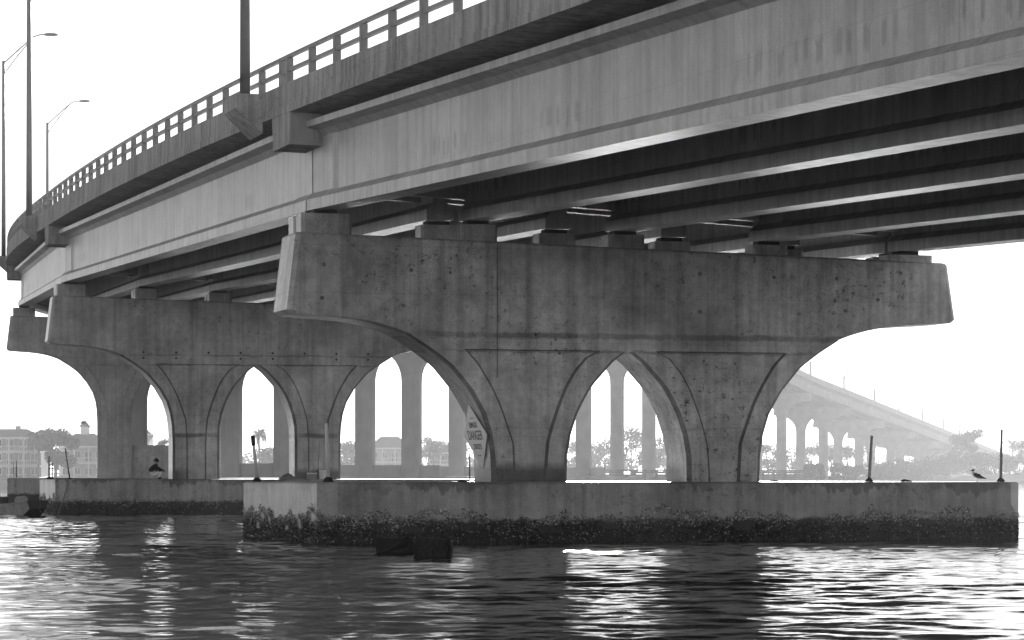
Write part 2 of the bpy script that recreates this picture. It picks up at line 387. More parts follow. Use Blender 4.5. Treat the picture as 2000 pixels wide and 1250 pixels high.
def oysters(parent, segs, n, name='oyster_crust'):
    # each shell is a small ragged cup standing off the concrete; segs: (x0,y0,x1,y1,nx,ny) faces in the footing's own frame
    V = []; Fc = []
    tot = sum(math.hypot(s[2] - s[0], s[3] - s[1]) for s in segs)
    for sg in segs:
        Ls = math.hypot(sg[2] - sg[0], sg[3] - sg[1])
        for _ in range(int(n * Ls / tot)):
            t = rng.random(); q_ = t * Ls; lump = 0.09 * math.sin(q_ * 0.9) + 0.08 * math.sin(q_ * 2.3 + 1) + 0.07 * math.sin(q_ * 5.3 + 2) + 0.05 * math.sin(q_ * 12.1)
            zz = -0.06 + (0.78 + lump) * rng.beta(1.45, 1.15)
            if zz > 0.55 + lump and rng.random() < 0.3: continue
            if zz > 0.25 and math.sin(q_ * 1.9 + 0.7) * math.sin(q_ * 4.3) * math.sin(zz * 9 + q_) > 0.34: continue
            p = Vector((sg[0] + (sg[2] - sg[0]) * t, sg[1] + (sg[3] - sg[1]) * t, zz)); nrm = Vector((sg[4], sg[5], 0))
            tx = Vector((0, 0, 1)).cross(nrm)
            a = rng.random() * 6.28; u = tx * math.cos(a) + Vector((0, 0, 1)) * math.sin(a); w = nrm.cross(u)
            L_ = 0.018 + 0.045 * rng.random() ** 1.8; wd = L_ * (0.45 + 0.3 * rng.random()); lift = 0.3 + 1.5 * rng.random()
            tilt = (u + nrm * lift * 0.8).normalized()
            b = len(V)
            V += [p - u * L_ * 0.4 - nrm * 0.01, p + w * wd * 0.6 + tilt * L_ * 0.5, p + tilt * L_ * 1.3 + w * wd * 0.15, p - w * wd * 0.6 + tilt * L_ * 0.55, p + tilt * L_ * 0.55 + nrm * L_ * 0.28]
            Fc += [(b, b + 1, b + 4), (b + 1, b + 2, b + 4), (b + 2, b + 3, b + 4), (b + 3, b, b + 4)]
    me = mesh(name, V, Fc, M_OYST); o = link(name, me, parent); o['kind'] = 'stuff'
    return o

def weather_edges(o, cap=False):                          # mould-darkened chamfers and panel edges
    o.data.materials.append(M_EDGE)
    for pl in o.data.polygons:
        n = pl.normal
        if 0.25 < abs(n.y) < 0.95 and abs(n.z) < 0.97 and not cap: pl.material_index = 1

def pier(i):
    near = i <= 4; far = i >= 8; dz = PC[i][2]; rz = -HD[i]
    if i == 2: lab = 'nearest double-arched concrete pier, with the diamond danger sign on its column'
    elif i == 3: lab = 'second double-arched concrete pier, the crouching person sits at its foot'
    elif i == 1: lab = 'concrete bridge pier on the camera side of the pier with the danger sign'
    else: lab = '%s concrete pier counting away from the pier with the danger sign' % ORD[i]
    root = empty('bridge_pier', on_pier(i, 0, 0, 0), rz, lab, 'bridge pier', 'arched piers of the bridge')
    mp = M_PIER1 if i == 2 else M_PIER2 if i == 3 else M_PIER if near else M_FAR
    if i <= 14:
        ft = FOOT_ME.build('footing', M_FOOT if near else M_FAR, root)
        if i in (2, 3):
            x0, x1, d, c = -9.05, 9.85, 4.2, 0.42; q = math.sqrt(0.5)
            oysters(ft, [(x0 + c, -d, x1 - c, -d, 0, -1), (x0, 5.5 - c, x0, -d + c, -1, 0), (x0, -d + c, x0 + c, -d, -q, -q), (x1 - c, -d, x1, -d + c, q, -q)], 30000 if i == 2 else 12000)
        elif i == 4:
            oysters(ft, [(-8.6, -4.2, 9.2, -4.2, 0, -1)], 2500)
    for s in (-1, 1):
        cm = column_mesh(s, dz, far); o = cm.build('column', mp, root)
        if not far: smooth_by_angle(o, 22)
        if i in (2, 3): weather_edges(o)
    sl_ = slope(i)
    o = cap_mesh(dz, sl_, far).build('pier_cap', mp, root)
    if not far: smooth_by_angle(o, 22)
    if 4 <= i <= 9:                                       # strut wall between the columns
        MB().box((0, 0, 1.5 + (1.0 if i == 4 else 0.65)), ((1.62 if i < 7 else 6.0), 0.35, 1.0 if i == 4 else 0.65)).build('strut_wall', mp, root)
    if i <= 7:
        for row, span in ((-0.46, i - 1), (0.46, i)):
            for x in girder_x(span):
                zb = girder_bottom(i, x) - 0.10; zc = 7.65 + sl_ * 0.56 * x + dz - 0.05
                w = 0.66 if abs(x) > 8 else 0.5
                m = MB(); r = 0.08
                oc = [(-w + r, -0.36), (w - r, -0.36), (w, -0.36 + r), (w, 0.36 - r), (w - r, 0.36), (-w + r, 0.36), (-w, 0.36 - r), (-w, -0.36 + r)]
                m.prism(oc, lambda p: Vector((p[0] + x, p[1] + row, zc)), lambda p: Vector((p[0] + x, p[1] + row, zb - 0.02)))
                pd = m.build('pedestal', mp, root)
                MB().box((x, row, zb + 0.035), (0.30, 0.2, 0.055)).build('bearing_pad', M_BEAR, pd)
    return root
PIERS = {i: pier(i) for i in range(1, NP)}

for k in range(8):                                       # form-tie holes along the construction joint of the second pier
    for dzz in (0.13, -0.12):
        xk = -5.0 + 1.42 * k
        if dzz < 0 and k in (2, 5): continue
        MB().tube([(xk, -0.905, 5.31 + PC[3][2] + dzz), (xk, -0.88, 5.31 + PC[3][2] + dzz)], 0.05, 8).build('tie_hole', M_RUBBER, PIERS[3])
for xk, zk in ((-8.2, 7.05), (-8.25, 6.2), (-5.9, 6.95), (4.1, 6.95), (5.9, 6.95), (5.85, 6.35), (7.1, 6.4), (2.0, 7.0), (2.0, 6.0)):
    MB().tube([(xk, -0.905, zk), (xk, -0.88, zk)], 0.055, 9).build('tie_hole', M_WOOD, PIERS[2])
# conduit and stains that belong to the near pier
MB().tube([(-3.6, -0.93, 7.66), (-3.6, -0.93, 5.32), (-3.6, -0.93, 4.2)], 0.011, 6).build('conduit', plain('dark_conduit', 0.13), PIERS[2])

# ------------------------------------------------------------------ spans: girders, slab, parapets, railing
GP = [(-0.36, 0.0), (0.36, 0.0), (0.36, 0.28), (0.12, 0.46), (0.12, 1.86), (0.30, 2.0), (0.62, 2.06), (0.62, 2.22), (-0.62, 2.22), (-0.62, 2.06), (-0.30, 2.0), (-0.12, 1.86), (-0.12, 0.46), (-0.36, 0.28)]
GE = [(-0.36, 0.0), (0.36, 0.0), (0.36, 0.28), (0.19, 0.46), (0.19, 1.86), (0.32, 2.0), (0.62, 2.06), (0.62, 2.22), (-0.62, 2.22), (-0.62, 2.06), (-0.32, 2.0), (-0.19, 1.86), (-0.19, 0.46), (-0.36, 0.28)]
def girder(i, x, root, mat, simple):
    a = on_pier(i, x, 0.06, girder_bottom(i, x)); b = on_pier(i + 1, x, -0.06, girder_bottom(i + 1, x))
    d = (b - a); L = d.length; dn = d.normalized(); r = Vector((dn.y, -dn.x, 0)).normalized()
    def ring(s, P): return [a + dn * s + r * p[0] + Vector((0, 0, p[1])) for p in P]
    if simple: rings = [ring(0, GP), ring(L, GP)]
    else: rings = [ring(0, GE), ring(1.9, GE), ring(2.15, GP), ring(L - 2.15, GP), ring(L - 1.9, GE), ring(L, GE)]
    o = MB().loft(rings).build('girder', mat, root, rel=root.location)
    at = o.data.attributes.new('stain', 'FLOAT_VECTOR', 'POINT'); h0 = a.z; vals = []
    for v_ in o.data.vertices:
        w_ = v_.co + root.location - a; sl = w_.dot(dn) ; vals += [sl, w_.z - dn.z * sl, (i * 13.7 + x * 3.1)]
    at.data.foreach_set('vector', vals)
    return o

def edge_sweep(i, prof, ts):                              # profile points: (x across, dz over slab top)
    return [[deck_point(i, t, x, z) for x, z in prof] for t in ts]

def span(i):
    near = i <= 5; L = math.hypot(PC[i + 1][0] - PC[i][0], PC[i + 1][1] - PC[i][1]); g = 0.03 / L
    base = on_pier(i, 0, 0, 10.0 + PC[i][2])
    if i == 1: lab = 'nearest bridge span overhead, running out of the picture at its upper corner'
    elif i == 0: lab = 'bridge span beyond the edge of the picture towards the near shore'
    else: lab = 'concrete bridge span reaching from the %s to the %s pier from the danger sign' % (ORD[i], ORD[i + 1])
    root = empty('bridge_span', base, 0, lab, 'bridge span', 'spans of the curved concrete bridge')
    rel = root.location; mg = M_GIRD if near else M_FAR; md = M_DECK if near else M_FAR
    for x in girder_x(i): girder(i, x, root, mg, not near)
    ts = list(np.linspace(g, 1 - g, 23 if near else 9))
    MB().loft(edge_sweep(i, [(-HW - 0.035, -0.2), (HW + 0.035, -0.2), (HW + 0.035, 0), (-HW - 0.035, 0)], ts)).build('deck_slab', md, root, rel=rel)
    # haunch strip between girder tops and slab comes from the girders reaching into it
    if near:
        gx = girder_x(i)
        for pi, yo in ((i, 0.75), (i + 1, -0.75)):
            for a, b in zip(gx[:-1], gx[1:]):
                za, zb = girder_bottom(pi, a), girder_bottom(pi, b)
                p, q = on_pier(pi, a + 0.33, yo, za + 1.25), on_pier(pi, b - 0.33, yo, zb + 1.25)
                MB().bar(p, q, 0.3, 1.5).build('end_diaphragm', mg, root, rel=rel)
            # cantilever bracket carrying the slab edge at the joint
            s0 = 0.02 if yo > 0 else -0.02; s1 = 1.1 if yo > 0 else -1.1
            x0, x1 = -HW - 0.02, -8.1 - 0.12; z0 = 10.72 + PC[pi][2] + slope(pi) * x0 - 0.06
            def sec(y, dy): return [on_pier(pi, x0, y, z0), on_pier(pi, x1, y, z0), on_pier(pi, x1, y + dy, z0 - 1.0), on_pier(pi, x0, y + dy, z0 - 0.98)]
            MB().loft([sec(s0, 0), sec(s1, -0.14 * (1 if yo > 0 else -1))]).build('edge_bracket', md, root, rel=rel)
    for sd in (-1, 1):
        x0, x1 = sd * (HW + 0.012), sd * (HW - 0.24)
        par = MB().loft(edge_sweep(i, [(x0, -0.0), (x1, 0.005), (x1, 0.56), (x1 + sd * 0.03, 0.585), (x0 - sd * 0.03, 0.585), (x0, 0.56)], ts)).build('parapet', md, root, rel=rel)
        xm = sd * (HW - 0.11)
        if i <= 10:
            rail = lambda z: MB().loft(edge_sweep(i, [(xm - 0.05, z - 0.045), (xm + 0.05, z - 0.045), (xm + 0.05, z + 0.045), (xm - 0.05, z + 0.045)], ts)).build('rail', M_RAIL, par, rel=rel)
            rail(0.585 + 0.34); rail(0.585 + 0.70)
            if i <= 6:
                n = int(round((L - 0.9) / 2.55))
                for k in range(n + 1):
                    t = (0.42 + (L - 0.84) * k / n) / L
                    p, q = deck_point(i, t, xm, 0.57), deck_point(i, t, xm, 1.24); d = deck_point(i, min(t + 0.01, 1), xm) - deck_point(i, min(t + 0.01, 1) - 0.01, xm)
                    MB().bar(p, q, 0.17, 0.15, up=d.normalized()).build('rail_post', M_RAIL, par, rel=rel, recalc=False)
        else:
            MB().loft(edge_sweep(i, [(xm - 0.06, 0.58), (xm + 0.06, 0.58), (xm + 0.06, 1.2), (xm - 0.06, 1.2)], ts)).build('rail', M_FAR, par, rel=rel)
    return root
SPANS = {i: span(i) for i in range(1, NP - 1)}
# ------------------------------------------------------------------ lamp posts on the outer edge
def lamp_post(i, t, lab, detail=True, H=12.2):
    p = deck_point(i, t, -HW - 0.22, 0.5); a = deck_point(i, max(t - .01, 0), 0); b = deck_point(i, t + .01, 0)
    hd = math.atan2(b.x - a.x, b.y - a.y)
    root = empty('street_lamp', p, -hd, lab, 'street lamp', 'street lamps along the outer edge of the deck')
    k = 1.15 if detail else 2.5
    if detail:
        pr = [(0.20, 0.02), (-0.50, 0.02), (-0.50, -0.34), (-0.40, -0.46), (0.20, -1.02)]
        MB().prism(pr, lambda v: Vector((v[0], -0.85, v[1])), lambda v: Vector((v[0], 0.85, v[1]))).build('lamp_corbel', M_DECK, root)
        MB().box((-0.10, 0, 0.05), (0.2, 0.2, 0.03)).build('base_plate', M_POLE, root)
    MB().tube([(-0.1, 0, 0.02), (-0.1, 0, H)], [0.125 * k, 0.085 * k] if detail else [0.30, 0.28], 12 if detail else 6).build('pole', M_POLE, root, smooth=True)
    arm = MB(); top = Vector((-0.1, 0, H - 0.15)); tip = Vector((1.75, 0, H + 1.55))
    up_ = [top, top.lerp(tip, 0.5) + Vector((0, 0, 0.02)), tip, Vector((2.15, 0, H + 1.68)), Vector((2.5, 0, H + 1.70))]
    ka = k if detail else 4.0
    arm.tube(up_, 0.035 * ka, 6); arm.tube([(-0.1, 0, H - 0.85), Vector((0.7, 0, H + 0.25)), tip - Vector((0.12, 0, 0.12))], 0.028 * (k if detail else 2.0), 6)
    if detail: arm.bar(top.lerp(tip, 0.5), (0.75, 0, H + 0.32), 0.04, 0.04)
    arm.build('lamp_arm', M_POLE, root)
    hd_ = MB(); rings = []
    for x, w, h in ((2.4, 0.07, 0.06), (2.6, 0.15, 0.10), (2.95, 0.17, 0.11), (3.25, 0.10, 0.05)):
        rings.append([Vector((x, w * math.cos(a), H + 1.72 + h * math.sin(a) - 0.02)) for a in np.linspace(0, 2 * math.pi, 9)[:-1]])
    hd_.loft(rings).build('lamp_head', M_POLE, root, smooth=True)
    return root
lamp_post(2, 0.055, 'thick lamp post on a concrete corbel above the nearest pier')
lamp_post(3, 0.13, 'dark lamp post cut by the top edge beside the second pier')
lamp_post(4, 0.10, 'lamp post with a slanting arm at the outermost bend of the deck')
lamp_post(5, 0.0, 'thin lamp post with its lamp head above the railing in the bend')
lamp_post(6, 0.05, 'distant lamp whose head shows through the railing', False)
def edge_u(i, t):
    p = deck_point(i, t, -HW - 0.22); return CX + F_PX * p.x / p.y
far_px = [1583, 1649, 1708, 1757, 1802, 1843, 1874, 1890]
fl = ['first', 'second', 'third', 'fourth', 'fifth', 'sixth', 'seventh', 'eighth']
GRID = [(i, t, edge_u(i, t)) for i in range(11, NP - 1) for t in np.linspace(0, 0.98, 40)]
for k, px in enumerate(far_px):
    i, t, _ = min(GRID, key=lambda r: abs(r[2] - px))
    lamp_post(i, t, '%s lamp post down the far ramp counting from the near pier\'s edge' % fl[k], False, 11.0)

# ------------------------------------------------------------------ danger sign on the near pier
def text_mesh(s, size, name):
    cu = bpy.data.curves.new(name, 'FONT'); cu.body = s; cu.size = size; cu.align_x = 'CENTER'; cu.align_y = 'CENTER'; cu.extrude = 0.0015
    o = bpy.data.objects.new(name, cu); COL.objects.link(o); dg = bpy.context.evaluated_depsgraph_get()
    me = bpy.data.meshes.new_from_object(o.evaluated_get(dg)); bpy.data.objects.remove(o); bpy.data.curves.remove(cu)
    me.materials.clear(); me.materials.append(M_INK); return me
def sign():
    p = on_pier(2, -3.93, -0.1, 2.68); al = -HD[2] + math.radians(5)
    root = empty('danger_sign', p, 0, 'white diamond danger sign fixed to the side of the nearest pier', 'sign')
    xd = Vector((math.sin(al), -math.cos(al), 0)); nd = Vector((-math.cos(al), -math.sin(al), 0))
    up = (Vector((0, 0, 1)) + nd * 0.24).normalized(); nn = xd.cross(up).normalized()
    M = Matrix((xd, up, nn)).transposed().to_4x4()
    root.matrix_world = Matrix.Translation(p) @ M
    h = 0.87; m = MB()
    m.prism([(0, -h), (h * 0.97, 0.05), (0, h), (-h * 0.97, 0.05)], lambda q: Vector((q[0], q[1], 0.008)), lambda q: Vector((q[0], q[1], 0.02)))
    m.build('sign_board', M_SIGN, root)
    for s, sz, y, sx in (('SUBMERGED', 0.17, 0.31, 0.60), ('DANGER', 0.30, 0.03, 0.86), ('CONCRETE', 0.17, -0.27, 0.66)):
        o = link('lettering', text_mesh(s, sz, 'lettering'), root, (0, y, 0.0225)); o.scale = (sx, 1.2, 1)
    for bx, by in ((-0.05, 0.5), (0.07, 0.5), (-0.05, -0.5), (0.07, -0.5)):
        MB().tube([(bx, by, 0.02), (bx, by, 0.032)], 0.018, 8).build('bolt', M_INK, root)
    MB().bar((0, -0.5, -0.02), (0, -0.5, -0.22), 0.08, 0.08, up=(0, 1, 0)).bar((0, 0.4, -0.02), (0, 0.4, -0.35), 0.08, 0.08, up=(0, 1, 0)).build('sign_bracket', M_GREYP, root)
sign()

# ------------------------------------------------------------------ posts, ropes and small things on the footings
def marker_post(i, x, y, px_top, h, lab, r=0.04, mat=None, band=False, foot=True, dy=0.0):
    base = on_pier(i, x, y, 1.5); root = empty('marker_post', base, -HD[i], lab, 'post', 'posts standing on the pier footings')
    top = Vector((px_top, dy, h)); b0 = Vector((0, 0, 0.03))
    MB().tube([b0, b0.lerp(top, 0.62), b0.lerp(top, 0.66), top], [r, r, r * 0.85, r * 0.85], 10).build('post', mat or M_GREYP, root, smooth=True)
    if band: MB().tube([b0.lerp(top, 0.78), top * 1.004], r * 1.25, 10).build('dark_sleeve', M_RUBBER, root, smooth=True)
    if foot:
        MB().loft([[Vector((rr * math.cos(a), rr * math.sin(a), z)) for a in np.linspace(0, 2 * math.pi, 15)[:-1]] for rr, z in ((2.7 * r, 0.0), (2.6 * r, 0.03), (1.9 * r, 2.0 * r), (1.1 * r, 2.6 * r))]).build('rubber_foot', M_RUBBER, root, smooth=True)
    return root
def foot_xy(i, px, y):                                    # footing-local x for a bearing at footing-local y
    for x in np.linspace(-9.2, 9.6, 3000):
        p = on_pier(i, x, y)
        if CX + F_PX * p.x / p.y >= px: return x
    return 0
marker_post(2, foot_xy(2, 1697, -3.4), -3.4, 0.08, 1.20, 'grey post leaning slightly, midway along the near footing')
marker_post(2, foot_xy(2, 1954, -3.6), -3.6, 0.03, 1.38, 'tall grey post at the far end of the near footing beside the gull')
marker_post(2, foot_xy(2, 500, 2.6), 2.6, -0.12, 1.22, 'white leaning post with a dark sleeve behind the near footing corner', 0.045, M_PLASTIC, True)
marker_post(2, foot_xy(2, 641, -3.6), -3.6, -0.05, 1.45, 'white post standing at the near corner of the near footing', 0.05, M_PLASTIC)
marker_post(2, foot_xy(2, 917, 0.3), 0.3, 0.0, 0.75, 'short thin stake just under the danger sign', 0.02, M_GREYP, foot=False)
marker_post(3, foot_xy(3, 136, -3.0), -3.0, -0.19, 1.32, 'bent stake with a knotted rope at the end of the second footing', 0.03, M_WOOD)
marker_post(3, foot_xy(3, 88, -2.4), -2.4, 0.0, 1.0, 'upright grey stake at the end corner of the second footing', 0.04)
marker_post(3, foot_xy(3, 102, -3.2), -3.2, 0.0, 0.75, 'thin dark stake between the upright and the bent stake', 0.02, M_WOOD)
marker_post(4, foot_xy(4, 32, -2.8), -2.8, 0.0, 1.05, 'upright grey stake on the third footing', 0.04, foot=False)
marker_post(4, foot_xy(4, 27, -2.8), -2.8, -0.01, 1.0, 'thin stake beside another on the third footing', 0.02, M_WOOD, foot=False)
a = on_pier(3, foot_xy(3, 136, -3.0), -3.0, 1.56)
b = on_pier(3, foot_xy(3, 112, -4.35), -4.5, 0.0)
mid = on_pier(3, foot_xy(3, 133, -4.25), -4.28, 1.4)
tag(MB().tube([a, mid, mid.lerp(b, 0.5) - Vector((0, 0, 0.12)), b], 0.025, 6).build('mooring_rope', M_ROPE), 'dark rope from the bent stake down into the water', 'rope')

def box_thing(name, loc, rz, lab, cat, parts, group=None):
    root = empty(name, loc, rz, lab, cat, group)
    for pn, mat, f in parts: m = MB(); f(m); m.build(pn, mat, root)
    return root
p = on_pier(3, foot_xy(3, 609, -2.0), -2.0, 1.5)
box_thing('cooler', p, 0.2, 'small grey cooler with a pale lid on the second footing', 'cooler',
          [('body', M_GREYP, lambda m: m.box((0, 0, 0.11), (0.19, 0.13, 0.11), 0, 1.06)), ('lid', M_PLASTIC, lambda m: m.box((0, 0, 0.25), (0.21, 0.15, 0.03), 0, 0.92)),
           ('handle', M_GREYP, lambda m: m.tube([(-0.2, -0.15, 0.16), (0, -0.19, 0.18), (0.2, -0.15, 0.16)], 0.012, 6))])
p = on_pier(3, foot_xy(3, 630, -2.2), -2.2, 1.5)
box_thing('bucket', p, 0, 'white plastic bucket beside the cooler on the second footing', 'bucket',
          [('bucket_body', M_PLASTIC, lambda m: m.loft([[Vector((r * math.cos(t), r * math.sin(t), z)) for t in np.linspace(0, 2 * math.pi, 17)[:-1]] for r, z in ((0.13, 0), (0.155, 0.36), (0.165, 0.36), (0.165, 0.40), (0.15, 0.40), (0.12, 0.04))])),
           ('bail', M_INK, lambda m: m.tube([(-0.16, 0, 0.37), (-0.12, -0.12, 0.27), (0.12, -0.12, 0.27), (0.16, 0, 0.37)], 0.006, 5))])
p = on_pier(3, foot_xy(3, 620, -1.7), -1.7, 1.5)
box_thing('fishing_rod', p, 0, 'black fishing rod standing by the bucket on the second footing', 'fishing rod',
          [('rod', M_INK, lambda m: m.tube([(0, 0, 0.01), (0.03, 0, 0.5), (0.10, 0, 1.7)], [0.02, 0.014, 0.006], 6)), ('reel', M_RUBBER, lambda m: m.tube([(0.0, -0.07, 0.36), (0.04, 0.03, 0.36)], 0.05, 10)), ('butt_grip', M_RUBBER, lambda m: m.tube([(0, 0, 0), (0.02, 0, 0.33)], 0.028, 8))])
# a heap of net on the second footing
def net():
    p = on_pier(3, foot_xy(3, 558, -2.2), -2.2, 1.5); V = []; Fc = []; n = 26
    for j in range(9):
        for k in range(n):
            a = 2 * math.pi * k / n; r = (1 - j / 8.0) ** 0.7; f = 1 + 0.18 * math.sin(3 * a + 1) + 0.1 * math.sin(7 * a + j)
            V.append((0.36 * r * f * math.cos(a) + 0.1 * (j / 8), 0.3 * r * f * math.sin(a), 0.24 * (j / 8.0) ** 0.8 + 0.02 * math.sin(5 * a + j)))
    for j in range(8):
        for k in range(n): Fc.append((j * n + k, j * n + (k + 1) % n, (j + 1) * n + (k + 1) % n, (j + 1) * n + k))
    o = link('fishing_net', mesh('fishing_net', V, Fc, M_NET, True), None, p); tag(o, 'bundled pale fishing net heaped on the second footing', 'net')
net()
# scattered debris on the near footing
for k, (px, y, s, lab) in enumerate(((858 + 44, -2.2, 0.11, 'dark scrap of weed lying under the danger sign'), (1768, -3.2, 0.14, 'flat dark scrap between the two grey posts on the near footing'), (1512, -3.0, 0.10, 'pale shell lump just past the near pier column'))):
    p = on_pier(2, foot_xy(2, px, y), y, 1.5); V = []; n = 10
    for j, (r, z) in enumerate(((1, 0), (1.05, 0.12), (0.7, 0.3), (0.25, 0.42))):
        for q in range(n): a = 2 * math.pi * q / n; V.append((s * r * (1 + 0.3 * math.sin(3 * a + k + j)) * math.cos(a), s * r * 0.7 * (1 + 0.3 * math.cos(2 * a + k)) * math.sin(a), s * z * (1 + 0.3 * math.sin(4 * a))))
    Fc = [(j * n + q, j * n + (q + 1) % n, (j + 1) * n + (q + 1) % n, (j + 1) * n + q) for j in range(3) for q in range(n)] + [tuple(range(3 * n, 4 * n))]
    tag(link('debris', mesh('debris', V, Fc, M_WEED if k < 2 else M_FEATHW), None, p), lab, 'debris')

# two weed-covered blocks awash in front of the near footing
for k, (x0, x1, Y, zt, lab) in enumerate(((735, 805, 65.4, 0.34, 'black weedy concrete block awash, farther of two at the near footing'), (808, 880, 63.0, 0.36, 'black weedy concrete block awash, nearer of two at the near footing'))):
    xa, xb = (x0 - CX) / F_PX * Y, (x1 - CX) / F_PX * Y; V = []; Fc = []; nx, nz = 14, 7
    w = xb - xa; m = MB(); rings = []
    for j in range(nz):
        z = -0.7 + (zt + 0.7) * j / (nz - 1); ring = []
        for q in range(28):
            a = 2 * math.pi * q / 28; cx_, cy_ = math.cos(a), math.sin(a); sgn = lambda v: math.copysign(abs(v) ** 0.25, v)
            ring.append(Vector(((xa + xb) / 2 + sgn(cx_) * w / 2 + rng.normal() * 0.03, Y + 0.45 + sgn(cy_) * 0.45 + rng.normal() * 0.04, z + rng.normal() * 0.03)))
        rings.append(ring)
    m.loft(rings); o = m.build('concrete_block', M_WEED, None); tag(o, lab, 'block', 'weedy blocks awash by the near footing')

# ------------------------------------------------------------------ crouching person
def skin_body(name, joints, edges, mats, pick, parent, sub=2):
    me = bpy.data.meshes.new(name); me.from_pydata([j[0] for j in joints], edges, []); o = bpy.data.objects.new(name, me); COL.objects.link(o)
    md = o.modifiers.new('skin', 'SKIN'); md.use_smooth_shade = True; s2 = o.modifiers.new('sub', 'SUBSURF'); s2.levels = sub; s2.render_levels = sub
    for k, j in enumerate(joints):
        r = j[1]; me.skin_vertices[0].data[k].radius = r if hasattr(r, '__len__') else (r, r)
    me.skin_vertices[0].data[0].use_root = True
    dg = bpy.context.evaluated_depsgraph_get(); m2 = bpy.data.meshes.new_from_object(o.evaluated_get(dg)); bpy.data.objects.remove(o); bpy.data.meshes.remove(me)
    m2.materials.clear()
    for mt in mats: m2.materials.append(mt)
    for pl in m2.polygons: pl.material_index = pick(pl.center); pl.use_smooth = True
    return link(name, m2, parent)
def person():
    p = on_pier(3, foot_xy(3, 304, -2.6), -2.6, 1.5)
    root = empty('person', p, 0, 'person in dark jacket, brimmed hat and pale trousers crouching by the second pier', 'person')
    J = [((-0.20, 0, 0.20), (0.15, 0.18)), ((-0.16, 0, 0.34), (0.15, 0.19)), ((-0.06, 0, 0.50), (0.15, 0.20)), ((0.0, 0, 0.59), (0.10, 0.15)), ((0.02, 0, 0.655), 0.06), ((0.03, 0, 0.73), (0.095, 0.085)), ((0.035, 0, 0.80), 0.07),
         ((-0.08, -0.11, 0.19), 0.115), ((0.30, -0.20, 0.31), 0.085), ((0.13, -0.17, 0.07), 0.055), ((0.23, -0.18, 0.035), 0.04),
         ((-0.08, 0.11, 0.19), 0.115), ((0.30, 0.20, 0.31), 0.085), ((0.13, 0.17, 0.07), 0.055), ((0.23, 0.18, 0.035), 0.04),
         ((-0.01, -0.22, 0.53), 0.085), ((0.19, -0.26, 0.40), 0.062), ((0.34, -0.12, 0.36), 0.04), ((0.39, -0.08, 0.33), 0.03),
         ((-0.01, 0.22, 0.53), 0.085), ((0.19, 0.26, 0.40), 0.062), ((0.34, 0.12, 0.36), 0.04), ((0.39, 0.08, 0.33), 0.03)]
    E_ = [(0, 1), (1, 2), (2, 3), (3, 4), (4, 5), (5, 6), (0, 7), (7, 8), (8, 9), (9, 10), (0, 11), (11, 12), (12, 13), (13, 14), (2, 15), (15, 16), (16, 17), (17, 18), (2, 19), (19, 20), (20, 21), (21, 22)]
    segs = [(J[a][0], J[b][0], (a, b)) for a, b in E_]
    def pick(c):
        best = None
        for A, B, e in segs:
            A, B = Vector(A), Vector(B); t = max(0, min(1, (c - A).dot(B - A) / (B - A).length_squared)); d = (c - A.lerp(B, t)).length
            if best is None or d < best[0]: best = (d, e, t)
        a, b = best[1]
        if (a, b) in ((0, 7), (7, 8), (8, 9), (0, 11), (11, 12), (12, 13)) : return 1
        if (a, b) in ((9, 10), (13, 14)): return 0
        if (a, b) in ((4, 5), (5, 6), (17, 18), (21, 22)): return 2
        if (a, b) == (0, 1) and c.z < 0.13: return 1
        return 0
    skin_body('body', J, E_, [M_BLACK, M_PANTS, M_SKIN], pick, root)
    hat = MB(); rings = []
    for r, z in ((0.17, 0.765), (0.175, 0.775), (0.10, 0.79), (0.098, 0.85), (0.07, 0.89), (0.01, 0.90)):
        rings.append([Vector((0.035 + r * math.cos(t), r * math.sin(t), z - 0.15 * r * math.cos(t))) for t in np.linspace(0, 2 * math.pi, 21)[:-1]])
    hat.loft(rings).build('hat', M_BLACK, root, smooth=True)
    bp = MB(); bp.loft([[Vector((-0.19 + 0.09 * z + dx * k, dy * k, 0.33 + 0.26 * z)) for dx, dy in ((-0.06, -0.11), (0.03, -0.12), (0.03, 0.12), (-0.06, 0.11))] for z, k in ((0, 0.8), (0.2, 1), (0.8, 1), (1, 0.7))]).build('backpack', M_BLACK, root)
    for s in (-1, 1):                                      # fingers curled round the line
        for q in range(4):
            y = s * (0.08 + 0.012 * q - 0.02)
            MB().tube([(0.395, y, 0.335), (0.425, y, 0.328), (0.432, y, 0.305)], [0.009, 0.008, 0.006], 6).build('finger', M_SKIN, root)
        MB().tube([(0.38, s * 0.06, 0.345), (0.41, s * 0.045, 0.35), (0.426, s * 0.045, 0.332)], [0.010, 0.009, 0.007], 6).build('thumb', M_SKIN, root)
person()

